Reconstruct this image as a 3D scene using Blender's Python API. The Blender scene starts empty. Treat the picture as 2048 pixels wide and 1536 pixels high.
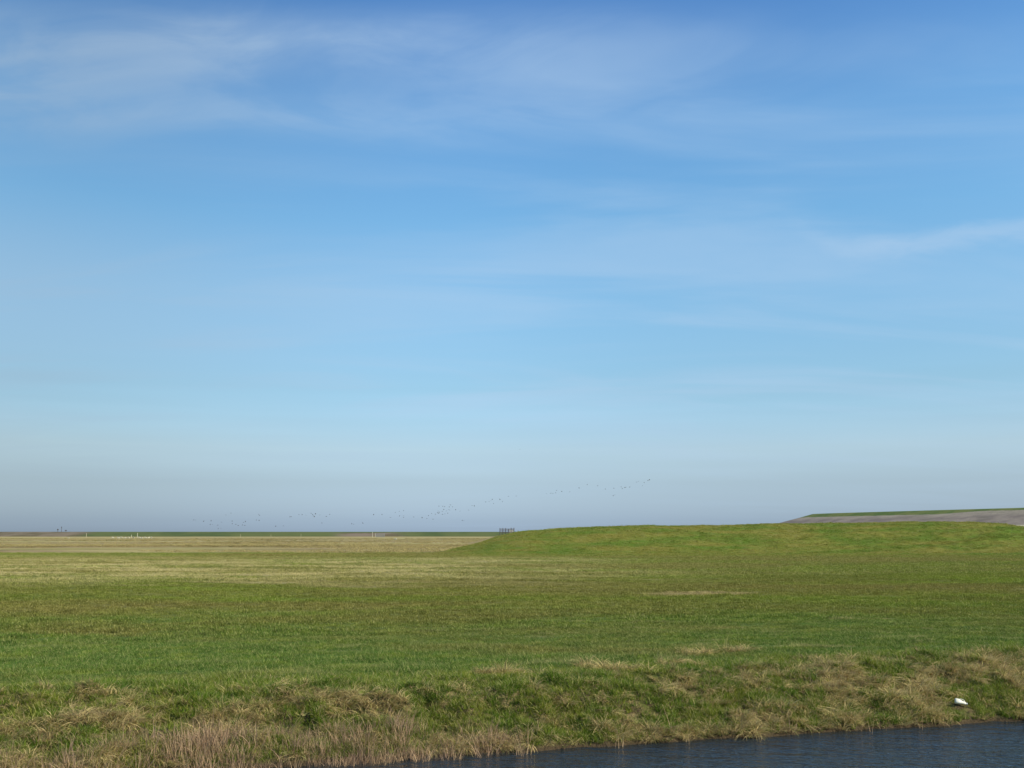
import bpy, math, random
import numpy as np
from mathutils import Vector, Matrix
R = math.radians
random.seed(7)
rng = np.random.default_rng(7)
sc = bpy.context.scene

# ---------------------------------------------------------------- camera
EYE = 4.2
PITCH = R(8.54)
cam_d = bpy.data.cameras.new("camera")
cam_d.lens = 35.0
cam_d.sensor_width = 36.0
cam_d.clip_start = 0.1
cam_d.clip_end = 20000
cam = bpy.data.objects.new("camera", cam_d)
cam.location = (0, 0, EYE)
cam.rotation_euler = (math.pi / 2 + PITCH, 0, 0)
sc.collection.objects.link(cam)
sc.camera = cam

# ---------------------------------------------------------------- sun, sky
SUN_EL, SUN_AZ = R(36), R(118)        # azimuth clockwise from the view direction
sd = bpy.data.lights.new("sun", 'SUN')
sd.energy = 3.7
sd.angle = R(0.53)
sd.color = (1.0, 0.90, 0.72)
sun = bpy.data.objects.new("sun", sd)
to_sun = Vector((math.sin(SUN_AZ) * math.cos(SUN_EL), math.cos(SUN_AZ) * math.cos(SUN_EL), math.sin(SUN_EL)))
sun.rotation_euler = to_sun.to_track_quat('Z', 'Y').to_euler()
sun.location = to_sun * 50
sc.collection.objects.link(sun)
sc.view_settings.view_transform = 'Standard'
sc.view_settings.look = 'None'
sc.view_settings.gamma = 1.0
sc.view_settings.exposure = 0.5
sc.view_settings.use_curve_mapping = False


class NT:
    """small helper for building node graphs"""
    def __init__(self, tree):
        self.t = tree; self.n = tree.nodes; self.l = tree.links

    def new(self, kind, **kw):
        nd = self.n.new(kind)
        for k, v in kw.items():
            setattr(nd, k, v)
        return nd

    def put(self, sock, v):
        if isinstance(v, bpy.types.NodeSocket):
            self.l.new(v, sock)
        elif v is not None:
            if isinstance(v, (tuple, list)) and len(v) == 3 and sock.type == 'RGBA':
                v = (*v, 1)
            sock.default_value = v

    def m(self, op, a, b=None, c=None, clamp=False):
        nd = self.new('ShaderNodeMath', operation=op, use_clamp=clamp)
        self.put(nd.inputs[0], a)
        if b is not None: self.put(nd.inputs[1], b)
        if c is not None: self.put(nd.inputs[2], c)
        return nd.outputs[0]

    def step(self, v, lo, hi, a=0.0, b=1.0):
        nd = self.new('ShaderNodeMapRange', interpolation_type='SMOOTHSTEP')
        self.put(nd.inputs[0], v); self.put(nd.inputs[1], lo); self.put(nd.inputs[2], hi)
        self.put(nd.inputs[3], a); self.put(nd.inputs[4], b)
        return nd.outputs[0]

    def mix(self, f, a, b, mode='MIX'):
        nd = self.new('ShaderNodeMix', data_type='RGBA', blend_type=mode)
        self.put(nd.inputs[0], f); self.put(nd.inputs[6], a); self.put(nd.inputs[7], b)
        return nd.outputs[2]

    def xyz(self, x, y, z):
        nd = self.new('ShaderNodeCombineXYZ')
        self.put(nd.inputs[0], x); self.put(nd.inputs[1], y); self.put(nd.inputs[2], z)
        return nd.outputs[0]

    def sep(self, v):
        nd = self.new('ShaderNodeSeparateXYZ'); self.l.new(v, nd.inputs[0]); return nd.outputs

    def noise(self, vec, scale, detail=3.0, rough=0.5, dist=0.0, stretch=None, off=(0, 0, 0)):
        mp = self.new('ShaderNodeMapping')
        self.l.new(vec, mp.inputs[0])
        mp.inputs['Location'].default_value = off
        mp.inputs['Scale'].default_value = stretch or (1, 1, 1)
        nd = self.new('ShaderNodeTexNoise')
        self.l.new(mp.outputs[0], nd.inputs['Vector'])
        nd.inputs['Scale'].default_value = scale
        nd.inputs['Detail'].default_value = detail
        nd.inputs['Roughness'].default_value = rough
        nd.inputs['Distortion'].default_value = dist
        return nd.outputs[0]


world = bpy.data.worlds.new("World")
sc.world = world
world.use_nodes = True
W = NT(world.node_tree)
W.n.clear()
sky = W.new('ShaderNodeTexSky', sky_type='NISHITA')
sky.sun_disc = False
sky.sun_elevation = SUN_EL
sky.sun_rotation = SUN_AZ
sky.altitude = 0
sky.air_density = 1.0
sky.dust_density = 0.6
sky.ozone_density = 2.0
tc = W.new('ShaderNodeTexCoord')
sx, sy, sz = W.sep(tc.outputs['Generated'])
el = W.m('MULTIPLY', W.m('ARCSINE', sz), 57.29578)
az = W.m('MULTIPLY', W.m('ARCTAN2', sx, sy), 57.29578)
# the veil of high cloud lies on a plane far above: project the direction on it
dz = W.m('ADD', W.m('MAXIMUM', sz, 0.0), 0.11)
pl = W.xyz(W.m('DIVIDE', sx, dz), W.m('DIVIDE', sy, dz), 0.0)
elr = W.new('ShaderNodeValToRGB')       # how the lower air tints the clear sky, by elevation / 32 degrees
cr = elr.color_ramp
ELSTOPS = [(0.0149, (0.345, 0.465, 0.785)), (0.0238, (0.342, 0.455, 0.755)), (0.0903, (0.420, 0.478, 0.625)), (0.1483, (0.555, 0.590, 0.655)),
           (0.2561, (0.545, 0.665, 0.685)), (0.4176, (0.615, 0.800, 0.812)), (0.5505, (0.580, 0.850, 0.89)), (0.7226, (0.560, 0.860, 0.96)), (0.9182, (0.42, 0.70, 0.92))]
while len(cr.elements) < len(ELSTOPS):
    cr.elements.new(0.5)
for e, (p, c) in zip(cr.elements, ELSTOPS):
    e.position = p; e.color = (*c, 1)
W.l.new(W.m('DIVIDE', el, 32.0), elr.inputs[0])
base = W.mix(1.0, sky.outputs[0], elr.outputs[0], 'MULTIPLY')
azel = W.xyz(az, el, 0.0)
n_big = W.noise(pl, 0.75, 5, 0.55, 0.6, stretch=(0.55, 1.0, 1), off=(1.7, 0.4, 0))
n_fib = W.noise(pl, 2.2, 5, 0.52, 0.7, stretch=(0.3, 1.0, 1), off=(5.1, 2.2, 0))
n_cur = W.noise(pl, 3.6, 5, 0.55, 1.2, stretch=(0.75, 1.0, 1), off=(8.1, 4.2, 0))
n_soft = W.noise(azel, 0.06, 3, 0.5, 0.3, stretch=(0.35, 1.0, 1), off=(2.0, 3.0, 0))
# upper-left bank of cirrus: a broad band that thins out to the right
bandc = W.m('SUBTRACT', 25.2, W.m('MULTIPLY', W.m('MULTIPLY', az, az), 0.0030))
warp = W.m('MULTIPLY', W.m('SUBTRACT', n_big, 0.5), 5.0)
bd = W.m('ABSOLUTE', W.m('SUBTRACT', W.m('ADD', el, warp), bandc))
band = W.m('MULTIPLY', W.step(bd, 1.6, 4.4, 1.0, 0.0), W.step(az, -8.0, 26.0, 1.0, 0.16))
band = W.m('MULTIPLY', band, W.m('MULTIPLY', W.step(n_fib, 0.30, 0.68, 0.35, 1.0), W.step(n_cur, 0.34, 0.62, 0.45, 1.0)))
# paler wash on the left at middle height
wash = W.m('MULTIPLY', W.step(az, -30.0, 6.0, 1.0, 0.0), W.step(W.m('ABSOLUTE', W.m('SUBTRACT', W.m('ADD', el, W.m('MULTIPLY', warp, 0.5)), 12.0)), 1.0, 7.0, 1.0, 0.0))
veil = W.m('MULTIPLY', W.step(n_fib, 0.40, 0.70), W.step(n_big, 0.32, 0.66, 0.25, 1.0))
# one fine wisp low on the right
wl = W.m('ADD', W.m('MULTIPLY', W.m('SUBTRACT', az, 22.0), 0.02), 15.35)
wl = W.m('ADD', wl, W.m('MULTIPLY', W.m('POWER', W.m('MAXIMUM', W.m('SUBTRACT', 19.5, az), 0.0), 1.6), 0.30))
wd = W.m('ABSOLUTE', W.m('SUBTRACT', el, W.m('ADD', wl, W.m('MULTIPLY', W.m('SUBTRACT', W.noise(azel, 0.5, 4, 0.6, 0.4, stretch=(0.5, 1.6, 1)), 0.5), 1.3))))
wisp = W.m('MULTIPLY', W.step(wd, 0.0, 0.85, 1.0, 0.0), W.m('MULTIPLY', W.step(az, 15.0, 23.0), W.step(az, 27.5, 36.0, 1.0, 0.0)))
cl = W.m('ADD', W.m('MULTIPLY', band, 0.52), W.m('MULTIPLY', wash, 0.34))
cl = W.m('ADD', cl, W.m('MULTIPLY', veil, 0.40))
cl = W.m('ADD', cl, W.m('MULTIPLY', wisp, 0.38), clamp=True)
cl = W.m('MULTIPLY', cl, W.step(el, 1.0, 9.0, 0.25, 1.0))
CLOUD = (2.2, 3.0, 3.95)
c1 = W.mix(cl, base, CLOUD)
# faint level layers in the low haze
lay = W.noise(azel, 0.55, 3, 0.5, 0.15, stretch=(0.05, 1.0, 1), off=(3, 9, 0))
laym = W.m('MULTIPLY', W.step(el, 1.5, 4.0), W.step(el, 6.0, 11.0, 1.0, 0.0))
lf = W.m('ADD', 1.0, W.m('MULTIPLY', W.m('MULTIPLY', W.m('SUBTRACT', lay, 0.5), 0.20), laym))
# the air is duller away from the sun, on the left, most of all low down
azf = W.m('MULTIPLY', W.step(az, -30.0, 0.0, 1.0, 0.0), W.step(el, 0.0, 12.0, 1.0, 0.62))
c1 = W.mix(azf, c1, W.mix(1.0, c1, (0.68, 0.66, 0.63), 'MULTIPLY'))
sv = W.new('ShaderNodeVectorMath', operation='SCALE')
W.l.new(c1, sv.inputs[0]); W.l.new(lf, sv.inputs['Scale'])
bg = W.new('ShaderNodeBackground')
W.l.new(sv.outputs[0], bg.inputs[0])
bg.inputs[1].default_value = 0.15
wo = W.new('ShaderNodeOutputWorld')
W.l.new(bg.outputs[0], wo.inputs[0])

# ---------------------------------------------------------------- helpers
def props(o, label=None, category=None, group=None, kind=None):
    if label: o["label"] = label
    if category: o["category"] = category
    if group: o["group"] = group
    if kind: o["kind"] = kind
    return o


def place(px, py, Y, z=None):
    """point of the place at distance Y, from a bearing and an elevation read off the photograph"""
    a = math.atan2(768 - py, 1991.0) + PITCH
    r = Y / math.cos(a)
    depth = math.cos(math.atan2(768 - py, 1991.0)) * r
    return (px - 1024) / 1991.0 * depth, Y, (EYE + Y * math.tan(a)) if z is None else z


def hsh(ix, iy, seed):
    h = (ix.astype(np.int64) * 374761393 + iy.astype(np.int64) * 668265263 + seed * 1442695041) & 0x7fffffff
    h = ((h ^ (h >> 13)) * 1274126177) & 0x7fffffff
    return ((h ^ (h >> 16)) & 0xffff) / 65535.0


def vnoise(x, y, seed=0):
    x = np.asarray(x, float); y = np.asarray(y, float)
    ix = np.floor(x); iy = np.floor(y)
    fx = x - ix; fy = y - iy
    fx = fx * fx * fx * (fx * (fx * 6 - 15) + 10); fy = fy * fy * fy * (fy * (fy * 6 - 15) + 10)
    a = hsh(ix, iy, seed); b = hsh(ix + 1, iy, seed); c = hsh(ix, iy + 1, seed); d = hsh(ix + 1, iy + 1, seed)
    return (a * (1 - fx) + b * fx) * (1 - fy) + (c * (1 - fx) + d * fx) * fy - 0.5


def fbm(x, y, seed=0, octv=4, gain=0.5):
    s = 0; a = 1.0
    for k in range(octv):
        s = s + a * vnoise(x * 2 ** k + 17.3 * k, y * 2 ** k - 9.1 * k, seed + k * 11)
        a *= gain
    return s


def sm(v, lo, hi):
    t = np.clip((v - lo) / (hi - lo), 0, 1)
    return t * t * (3 - 2 * t)


SH = 0.285          # the ditch runs obliquely
V0 = 20.2           # its far waterline
ZM = 0.9            # level of the meadow above the water


def banktop(X):
    return np.interp(X, [-30, -9, -4, 0, 6, 13, 40], [24.4, 24.2, 23.2, 22.7, 23.4, 24.3, 24.6])


MX = [-13.5, -11.4, -6.8, -5.0, -2.2, 1.5, 7, 16.2, 25.4, 43.7, 60, 72, 80.5, 85, 89, 94, 104, 118]
MZ = [0.0, 0.25, 1.3, 1.85, 2.85, 3.66, 4.1, 4.48, 4.66, 4.84, 5.1, 5.35, 5.52, 5.45, 5.1, 4.45, 2.2, 0.0]


def ground_z(X, Y):
    X = np.asarray(X, float); Y = np.asarray(Y, float)
    wob = 0.22 * fbm(X * 0.55, X * 0 + 3.1, 5, 4, 0.6) + 0.12 * vnoise(X * 2.3, X * 0, 9)
    v = Y - SH * X - wob
    z = np.interp(v, [-60, -2, 1.5, 6.6, 9, 17.0, V0 - 0.35, V0 - 0.05, V0 + 0.12, V0 + 1.2],
                  [2.6, 2.6, 2.55, 0.12, -0.8, -0.9, -0.35, -0.05, 0.10, 0.42])
    bt = banktop(X)
    up = np.clip((v - V0 - 1.2) / (bt - V0 - 1.2), 0, 1)
    z = np.where(v > V0 + 1.2, 0.42 + (ZM - 0.42) * np.sin(up * math.pi / 2), z)
    # tussocky relief of the bank, gentle relief of the meadow
    onb = sm(v, V0 - 0.1, V0 + 0.7) * (1 - sm(v, bt - 0.2, bt + 1.6))
    z = z + onb * (0.26 * fbm(X * 1.25, Y * 1.5, 21, 4, 0.55) + 0.10 * vnoise(X * 4.5, Y * 5.0, 31))
    pit = sm(fbm(X * 1.1 + 3.3, Y * 1.7, 131, 3), 0.20, 0.42)
    z = z - sm(v, V0 + 0.5, V0 + 1.0) * (1 - sm(v, bt - 0.3, bt + 0.4)) * 0.15 * pit * (1 - 0.6 * sm(X, 1, 7))
    mead = sm(v, bt, bt + 4)
    z = z + mead * (1 - sm(Y, 500, 900)) * (0.10 * fbm(X * 0.10, Y * 0.16, 41, 3) + 0.045 * fbm(X * 0.9, Y * 1.1, 51, 3) * (1 - sm(Y, 80, 160)))
    # the grassed mound on the right
    prof = np.interp(X, MX, MZ)
    cr = 184 + 6 * np.sin(X * 0.03)
    across = np.where(Y < cr, sm(Y, cr - 30 + 3 * vnoise(X * .05, X * 0, 3), cr + 1), 1 - sm(Y, cr + 5, cr + 34))
    rough = 1 + 0.05 * fbm(X * 0.12, Y * 0.12, 61, 3)
    z = z + prof * across * rough + (prof * across > 0.2) * 0.16 * fbm(X * 0.35, Y * 0.35, 71, 3)
    # low track dyke behind it, carrying the pen
    kn = np.interp(X, [-17, -11, -6, -3, 1, 30, 60], [0, 0.9, 2.2, 3.05, 3.2, 3.1, 0])
    z = z + kn * sm(Y, 284, 297) * (1 - sm(Y, 306, 322))
    return z


def mesh_obj(name, verts, faces, mat=None, parent=None, smooth=False, link=True):
    me = bpy.data.meshes.new(name)
    me.from_pydata([tuple(v) for v in verts], [], [tuple(f) for f in faces])
    if smooth:
        me.polygons.foreach_set('use_smooth', [True] * len(me.polygons))
    me.update()
    if mat: me.materials.append(mat)
    o = bpy.data.objects.new(name, me)
    if link: sc.collection.objects.link(o)
    if parent: o.parent = parent
    return o


def grid_obj(name, P, mat, attrs=None, smooth=True):
    nr, nc, _ = P.shape
    me = bpy.data.meshes.new(name)
    me.vertices.add(nr * nc)
    me.vertices.foreach_set('co', P.reshape(-1).astype(np.float32))
    idx = np.arange(nr * nc).reshape(nr, nc)
    q = np.stack([idx[:-1, :-1], idx[:-1, 1:], idx[1:, 1:], idx[1:, :-1]], -1).reshape(-1, 4)
    me.loops.add(q.size)
    me.loops.foreach_set('vertex_index', q.reshape(-1).astype(np.int32))
    me.polygons.add(len(q))
    me.polygons.foreach_set('loop_start', (np.arange(len(q)) * 4).astype(np.int32))
    me.polygons.foreach_set('use_smooth', np.ones(len(q), bool))
    me.update(calc_edges=True)
    for k, a in (attrs or {}).items():
        at = me.attributes.new(k, 'FLOAT', 'POINT')
        at.data.foreach_set('value', a.reshape(-1).astype(np.float32))
    me.materials.append(mat)
    o = bpy.data.objects.new(name, me)
    sc.collection.objects.link(o)
    return o


def material(name):
    m = bpy.data.materials.new(name)
    m.use_nodes = True
    T = NT(m.node_tree)
    T.n.clear()
    out = T.new('ShaderNodeOutputMaterial')
    return m, T, out


def principled(T, out, col, rough=0.8, spec=0.3, **kw):
    b = T.new('ShaderNodeBsdfPrincipled')
    T.put(b.inputs['Base Color'], col)
    T.put(b.inputs['Roughness'], rough)
    b.inputs['Specular IOR Level'].default_value = spec
    for k, v in kw.items():
        T.put(b.inputs[k], v)
    T.l.new(b.outputs[0], out.inputs[0])
    return b


def plain(name, col, rough=0.7, var=0.15, scale=6.0, spec=0.3):
    m, T, out = material(name)
    g = T.new('ShaderNodeNewGeometry')
    n = T.noise(g.outputs['Position'], scale, 4)
    dark = tuple(c * (1 - var) for c in col); lite = tuple(min(1, c * (1 + var)) for c in col)
    principled(T, out, T.mix(T.step(n, 0.3, 0.7), dark, lite), rough, spec)
    return m


# ---------------------------------------------------------------- vegetation colour, shared by soil and blades
GREEN = (0.076, 0.136, 0.024)
LIME = (0.150, 0.196, 0.026)
OLIVE = (0.126, 0.146, 0.027)
BROWN = (0.184, 0.148, 0.046)
STRAW = (0.385, 0.325, 0.150)
TAN = (0.380, 0.310, 0.125)

grp = bpy.data.node_groups.new("vegetation_colour", 'ShaderNodeTree')
grp.interface.new_socket("Position", in_out='INPUT', socket_type='NodeSocketVector')
grp.interface.new_socket("Marsh", in_out='INPUT', socket_type='NodeSocketFloat')
grp.interface.new_socket("Color", in_out='OUTPUT', socket_type='NodeSocketColor')
grp.interface.new_socket("Dry", in_out='OUTPUT', socket_type='NodeSocketFloat')
G = NT(grp)
gi = G.new('NodeGroupInput'); go = G.new('NodeGroupOutput')
pos = gi.outputs[0]
gx, gy, gz = G.sep(pos)
v_ = G.m('SUBTRACT', gy, G.m('MULTIPLY', gx, SH))
flat = G.xyz(gx, gy, 0.0)
n_l = G.noise(flat, 0.035, 4, 0.55, 0.5, stretch=(0.45, 1.3, 1))
n_m = G.noise(flat, 0.16, 5, 0.6, 0.3, stretch=(0.5, 1.2, 1), off=(4, 1, 0))
n_s = G.noise(flat, 0.9, 4, 0.6, 0.2, stretch=(0.7, 1.2, 1), off=(9, 2, 0))
n_f = G.noise(flat, 5.0, 3, 0.6)
n_w = G.m('ADD', G.m('MULTIPLY', G.m('SUBTRACT', n_m, 0.5), 1.0), G.m('MULTIPLY', G.m('SUBTRACT', n_l, 0.5), 1.0))
# near rich green belt fades into the browner middle of the meadow
yy = G.m('ADD', gy, G.m('MULTIPLY', n_w, 34.0))
belt = G.step(yy, 28.0, 50.0, 0.0, 1.0)
near = G.mix(G.step(n_s, 0.44, 0.76), GREEN, LIME)
near = G.mix(G.m('MULTIPLY', G.step(n_m, 0.50, 0.68), 0.5), near, BROWN)
near = G.mix(G.m('MULTIPLY', G.m('MULTIPLY', G.step(G.noise(flat, 0.7, 4, 0.65, 0.4, stretch=(0.5, 1.3, 1), off=(6, 6, 0)), 0.55, 0.68), G.step(gx, -8.0, 6.0, 0.35, 1.0)), 0.6), near, STRAW)
mid = G.mix(G.step(n_m, 0.34, 0.60), LIME, OLIVE)
mid = G.mix(G.m('MULTIPLY', G.step(n_l, 0.42, 0.58), 0.60), mid, BROWN)
mid = G.mix(G.m('MULTIPLY', G.step(n_s, 0.52, 0.74), 0.30), mid, BROWN)
col = G.mix(belt, near, mid)
# bleached belt of last year's grass on the left
yb = G.m('ADD', gy, G.m('MULTIPLY', n_w, 50.0))
xb = G.m('ADD', gx, G.m('MULTIPLY', n_w, 60.0))
bl = G.m('MULTIPLY', G.step(yb, 58.0, 82.0), G.step(yb, 118.0, 158.0, 1.0, 0.0))
bl = G.m('MULTIPLY', bl, G.step(xb, -12.0, 22.0, 1.0, 0.0))
strk = G.noise(flat, 0.30, 5, 0.62, 0.4, stretch=(0.28, 1.0, 1), off=(1, 7, 0))
bl2 = G.m('MULTIPLY', bl, G.step(strk, 0.43, 0.59, 0.08, 0.95))
few = G.m('MULTIPLY', G.step(strk, 0.63, 0.72), G.step(gy, 30.0, 60.0, 0.0, 0.5))
few = G.m('MULTIPLY', few, G.step(gy, 140.0, 165.0, 1.0, 0.25))
bl3 = G.m('MAXIMUM', bl2, few)
col = G.mix(bl3, col, STRAW)
# a worn, bleached scrape in the middle of the meadow
pdx = G.m('POWER', G.m('DIVIDE', G.m('SUBTRACT', gx, 10.2), 3.9), 2.0)
pdy = G.m('POWER', G.m('DIVIDE', G.m('SUBTRACT', gy, 55.5), 1.7), 2.0)
scr = G.m('MULTIPLY', G.step(G.m('ADD', G.m('ADD', pdx, pdy), G.m('MULTIPLY', n_s, 1.4)), 0.9, 1.7, 1.0, 0.0), 0.75)
col = G.mix(scr, col, (0.34, 0.26, 0.13))
# the mound carries fresher, yellower grass
md = G.m('MULTIPLY', G.step(gy, 140.0, 158.0), G.step(gx, -16.0, -2.0))
mcol = G.mix(G.step(n_m, 0.36, 0.62), (0.105, 0.165, 0.018), (0.195, 0.185, 0.034))
mcol = G.mix(G.m('MULTIPLY', G.step(n_s, 0.5, 0.72), 0.4), mcol, (0.24, 0.215, 0.08))
col = G.mix(md, col, mcol)
# salt marsh beyond
yms = G.noise(flat, 0.016, 6, 0.68, 0.8, stretch=(0.42, 1.0, 1), off=(3, 3, 0))
tan = G.mix(G.step(yms, 0.44, 0.54), TAN, (0.30, 0.225, 0.11))
tan = G.mix(G.m('MULTIPLY', G.step(yms, 0.56, 0.61), 0.8), tan, (0.16, 0.12, 0.06))
ym2 = G.noise(flat, 0.030, 5, 0.68, 0.8, stretch=(0.35, 1.0, 1), off=(31, 13, 0))
tan = G.mix(G.m('MULTIPLY', G.step(yms, 0.36, 0.44, 1.0, 0.0), 0.8), tan, (0.47, 0.40, 0.20))
tan = G.mix(G.m('MULTIPLY', G.step(ym2, 0.54, 0.60), 0.6), tan, (0.20, 0.17, 0.055))
tan = G.mix(G.m('MULTIPLY', G.step(n_l, 0.50, 0.64), 0.55), tan, (0.23, 0.22, 0.06))
tan = G.mix(G.m('MULTIPLY', G.step(strk, 0.60, 0.68), 0.5), tan, (0.46, 0.39, 0.18))
# darker wet line along a creek, pale track behind it
creek = G.m('MULTIPLY', G.step(G.m('ABSOLUTE', G.m('SUBTRACT', gy, G.m('ADD', 520.0, G.m('MULTIPLY', n_w, 60.0)))), 4.0, 26.0, 1.0, 0.0), 0.55)
tan = G.mix(creek, tan, (0.15, 0.12, 0.06))
tan = G.mix(G.m('MULTIPLY', G.step(G.m('ABSOLUTE', G.m('SUBTRACT', gy, 800.0)), 20.0, 130.0, 1.0, 0.0), 0.6), tan, (0.44, 0.37, 0.16))
col = G.mix(gi.outputs[1], col, tan)
# fine value variation
vv = G.m('MULTIPLY', G.m('ADD', 0.70, G.m('MULTIPLY', n_f, 0.60)), G.m('ADD', 0.60, G.m('MULTIPLY', G.noise(flat, 1.7, 3, 0.6, 0.3, stretch=(0.6, 1.2, 1), off=(5, 5, 0)), 0.80)))
sv2 = G.new('ShaderNodeVectorMath', operation='SCALE')
G.l.new(col, sv2.inputs[0]); G.l.new(vv, sv2.inputs['Scale'])
G.l.new(sv2.outputs[0], go.inputs[0])
G.l.new(G.m('MAXIMUM', bl3, 0.0), go.inputs[1])


def veg(T, marsh=None, position=None):
    nd = T.new('ShaderNodeGroup'); nd.node_tree = grp
    if position is None:
        position = T.new('ShaderNodeNewGeometry').outputs['Position']
    T.l.new(position, nd.inputs[0])
    T.put(nd.inputs[1], marsh if marsh is not None else 0.0)
    return nd.outputs


# ---------------------------------------------------------------- ground sheet
m_ground, T, out = material("turf_and_soil")
at = T.new('ShaderNodeAttribute', attribute_name='marsh')
bk = T.new('ShaderNodeAttribute', attribute_name='bank')
pos = T.new('ShaderNodeNewGeometry').outputs['Position']
edge = T.noise(pos, 0.12, 5, 0.6, stretch=(0.5, 1, 1))
mm = T.step(T.m('ADD', at.outputs['Fac'], T.m('MULTIPLY', T.m('SUBTRACT', edge, 0.5), 0.7)), 0.42, 0.58)
mm = T.m('MULTIPLY', mm, T.step(at.outputs['Fac'], 0.02, 0.1))
vc = veg(T, mm, pos)
px_, py_, pz_ = T.sep(pos)
b1 = T.noise(pos, 1.3, 5, 0.6, 0.3)
bankc = T.mix(T.step(b1, 0.36, 0.60), (0.085, 0.098, 0.020), (0.20, 0.155, 0.07))
bankc = T.mix(T.step(T.noise(pos, 4.0, 4, 0.6), 0.45, 0.65), bankc, (0.085, 0.062, 0.032))
c = T.mix(bk.outputs['Fac'], vc[0], bankc)
c = T.mix(T.step(pz_, 0.02, 0.14, 1.0, 0.0), c, (0.075, 0.054, 0.030))      # wet peat at the waterline
bmp = T.new('ShaderNodeBump')
hgt = T.m('ADD', T.noise(pos, 9.0, 4, 0.7), T.m('MULTIPLY', T.noise(pos, 1.6, 4, 0.6), 2.0))
T.l.new(hgt, bmp.inputs['Height'])
bmp.inputs['Strength'].default_value = 0.9
bmp.inputs['Distance'].default_value = 0.12
b = principled(T, out, c, 0.95, 0.1)
T.l.new(bmp.outputs[0], b.inputs['Normal'])

vs = np.concatenate([np.linspace(-70, 17, 50)[:-1], np.arange(17, 19.8, 0.2), np.arange(19.8, 25.2, 0.055),
                     np.arange(25.2, 40, 0.16), np.arange(40, 140, 0.6), np.arange(140, 240, 0.8),
                     np.geomspace(240, 7000, 90)])
ui = np.linspace(-1, 1, 430)
uo = np.linspace(0, 1, 26)[1:] ** 1.6
rows = []
for v in vs:
    w = 0.66 * max(v, 8) + 6
    wo_ = 3.2 * max(v, 8) + 250
    xs = np.concatenate([-(w + (wo_ - w) * uo[::-1]), ui * w, w + (wo_ - w) * uo])
    shear = SH * xs / (1 + (np.abs(xs) / 2500.0) ** 2) if v > 300 else SH * xs
    rows.append(np.stack([xs, v + (shear if v < 300 else SH * xs * 300.0 / v), np.zeros_like(xs)], -1))
P = np.array(rows)
P[..., 2] = ground_z(P[..., 0], P[..., 1])
X, Y, Z = P[..., 0], P[..., 1], P[..., 2]
left = 1 - sm(X, -40, 40)
marsh = sm(Y, 168, 184) * (1 - sm(Z, 1.05, 1.35) * (Y < 235))
v__ = Y - SH * X
bank = sm(v__, V0 - 0.4, V0) * (1 - sm(v__ + 0.9 * fbm(X * 0.9, Y * 0.9, 88, 3), banktop(X) - 0.5, banktop(X) + 0.5))
bank = np.maximum(bank, 1 - sm(v__, V0 - 0.4, V0))
ground = grid_obj("ground", P, m_ground, {'marsh': marsh, 'bank': bank})
props(ground, kind="structure")

# ---------------------------------------------------------------- water in the ditch
m_water, T, out = material("ditch_water")
pos = T.new('ShaderNodeNewGeometry').outputs['Position']
rot = T.new('ShaderNodeMapping'); rot.inputs['Rotation'].default_value = (0, 0, R(14))
T.l.new(pos, rot.inputs[0])
w1 = T.noise(rot.outputs[0], 1.9, 3, 0.5, 0.6, stretch=(0.40, 1.0, 1))
w2 = T.noise(rot.outputs[0], 7.0, 3, 0.55, 0.4, stretch=(0.5, 1.0, 1), off=(3, 1, 0))
w3 = T.noise(rot.outputs[0], 22.0, 2, 0.5, 0.2, stretch=(0.6, 1.0, 1), off=(7, 1, 0))
h = T.m('ADD', T.m('MULTIPLY', w1, 0.9), T.m('ADD', T.m('MULTIPLY', w2, 0.5), T.m('MULTIPLY', w3, 0.12)))
bm_ = T.new('ShaderNodeBump')
T.l.new(h, bm_.inputs['Height'])
bm_.inputs['Strength'].default_value = 1.0
bm_.inputs['Distance'].default_value = 0.13
b = principled(T, out, (0.018, 0.026, 0.030), 0.09, 0.5)
b.inputs['IOR'].default_value = 1.333
T.l.new(bm_.outputs[0], b.inputs['Normal'])
xs = np.linspace(-260, 260, 40); vv2 = np.linspace(6.0, V0 + 0.9, 6)
P = np.array([[(x, v + SH * x, 0.0) for x in xs] for v in vv2])
water = grid_obj("water", P, m_water)
props(water, kind="structure")

# ---------------------------------------------------------------- dikes
def loft(name, path, prof, mat, taper=None):
    """sweep a cross-section (offset to the left of travel, height) along a path"""
    pts = [Vector((x, y, 0)) for x, y in path]
    n = len(pts); rowsP = []
    for i in range(n):
        a = pts[max(i - 1, 0)]; b_ = pts[min(i + 1, n - 1)]
        d = (b_ - a).normalized(); nn = Vector((-d.y, d.x, 0))
        rowsP.append([tuple(pts[i] + nn * o + Vector((0, 0, z))) for o, z in prof])
    return grid_obj(name, np.array(rowsP), mat)


def smooth_path(ctrl, step):
    out_ = []
    for k in range(len(ctrl) - 1):
        p0 = Vector(ctrl[max(k - 1, 0)]); p1 = Vector(ctrl[k]); p2 = Vector(ctrl[k + 1]); p3 = Vector(ctrl[min(k + 2, len(ctrl) - 1)])
        m = max(2, int((p2 - p1).length / step))
        for i in range(m):
            t = i / m
            out_.append(0.5 * ((2 * p1) + (p2 - p0) * t + (2 * p0 - 5 * p1 + 4 * p2 - p3) * t * t + (3 * p1 - p0 - 3 * p2 + p3) * t ** 3))
    out_.append(Vector(ctrl[-1]))
    return [(p.x, p.y) for p in out_]


def dense_profile(pr, step):
    o = [pr[0]]
    for a, b_ in zip(pr[:-1], pr[1:]):
        m = max(1, int(abs(b_[0] - a[0]) / step))
        for i in range(1, m + 1):
            t = i / m
            o.append((a[0] + (b_[0] - a[0]) * t, a[1] + (b_[1] - a[1]) * t))
    return o


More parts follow.
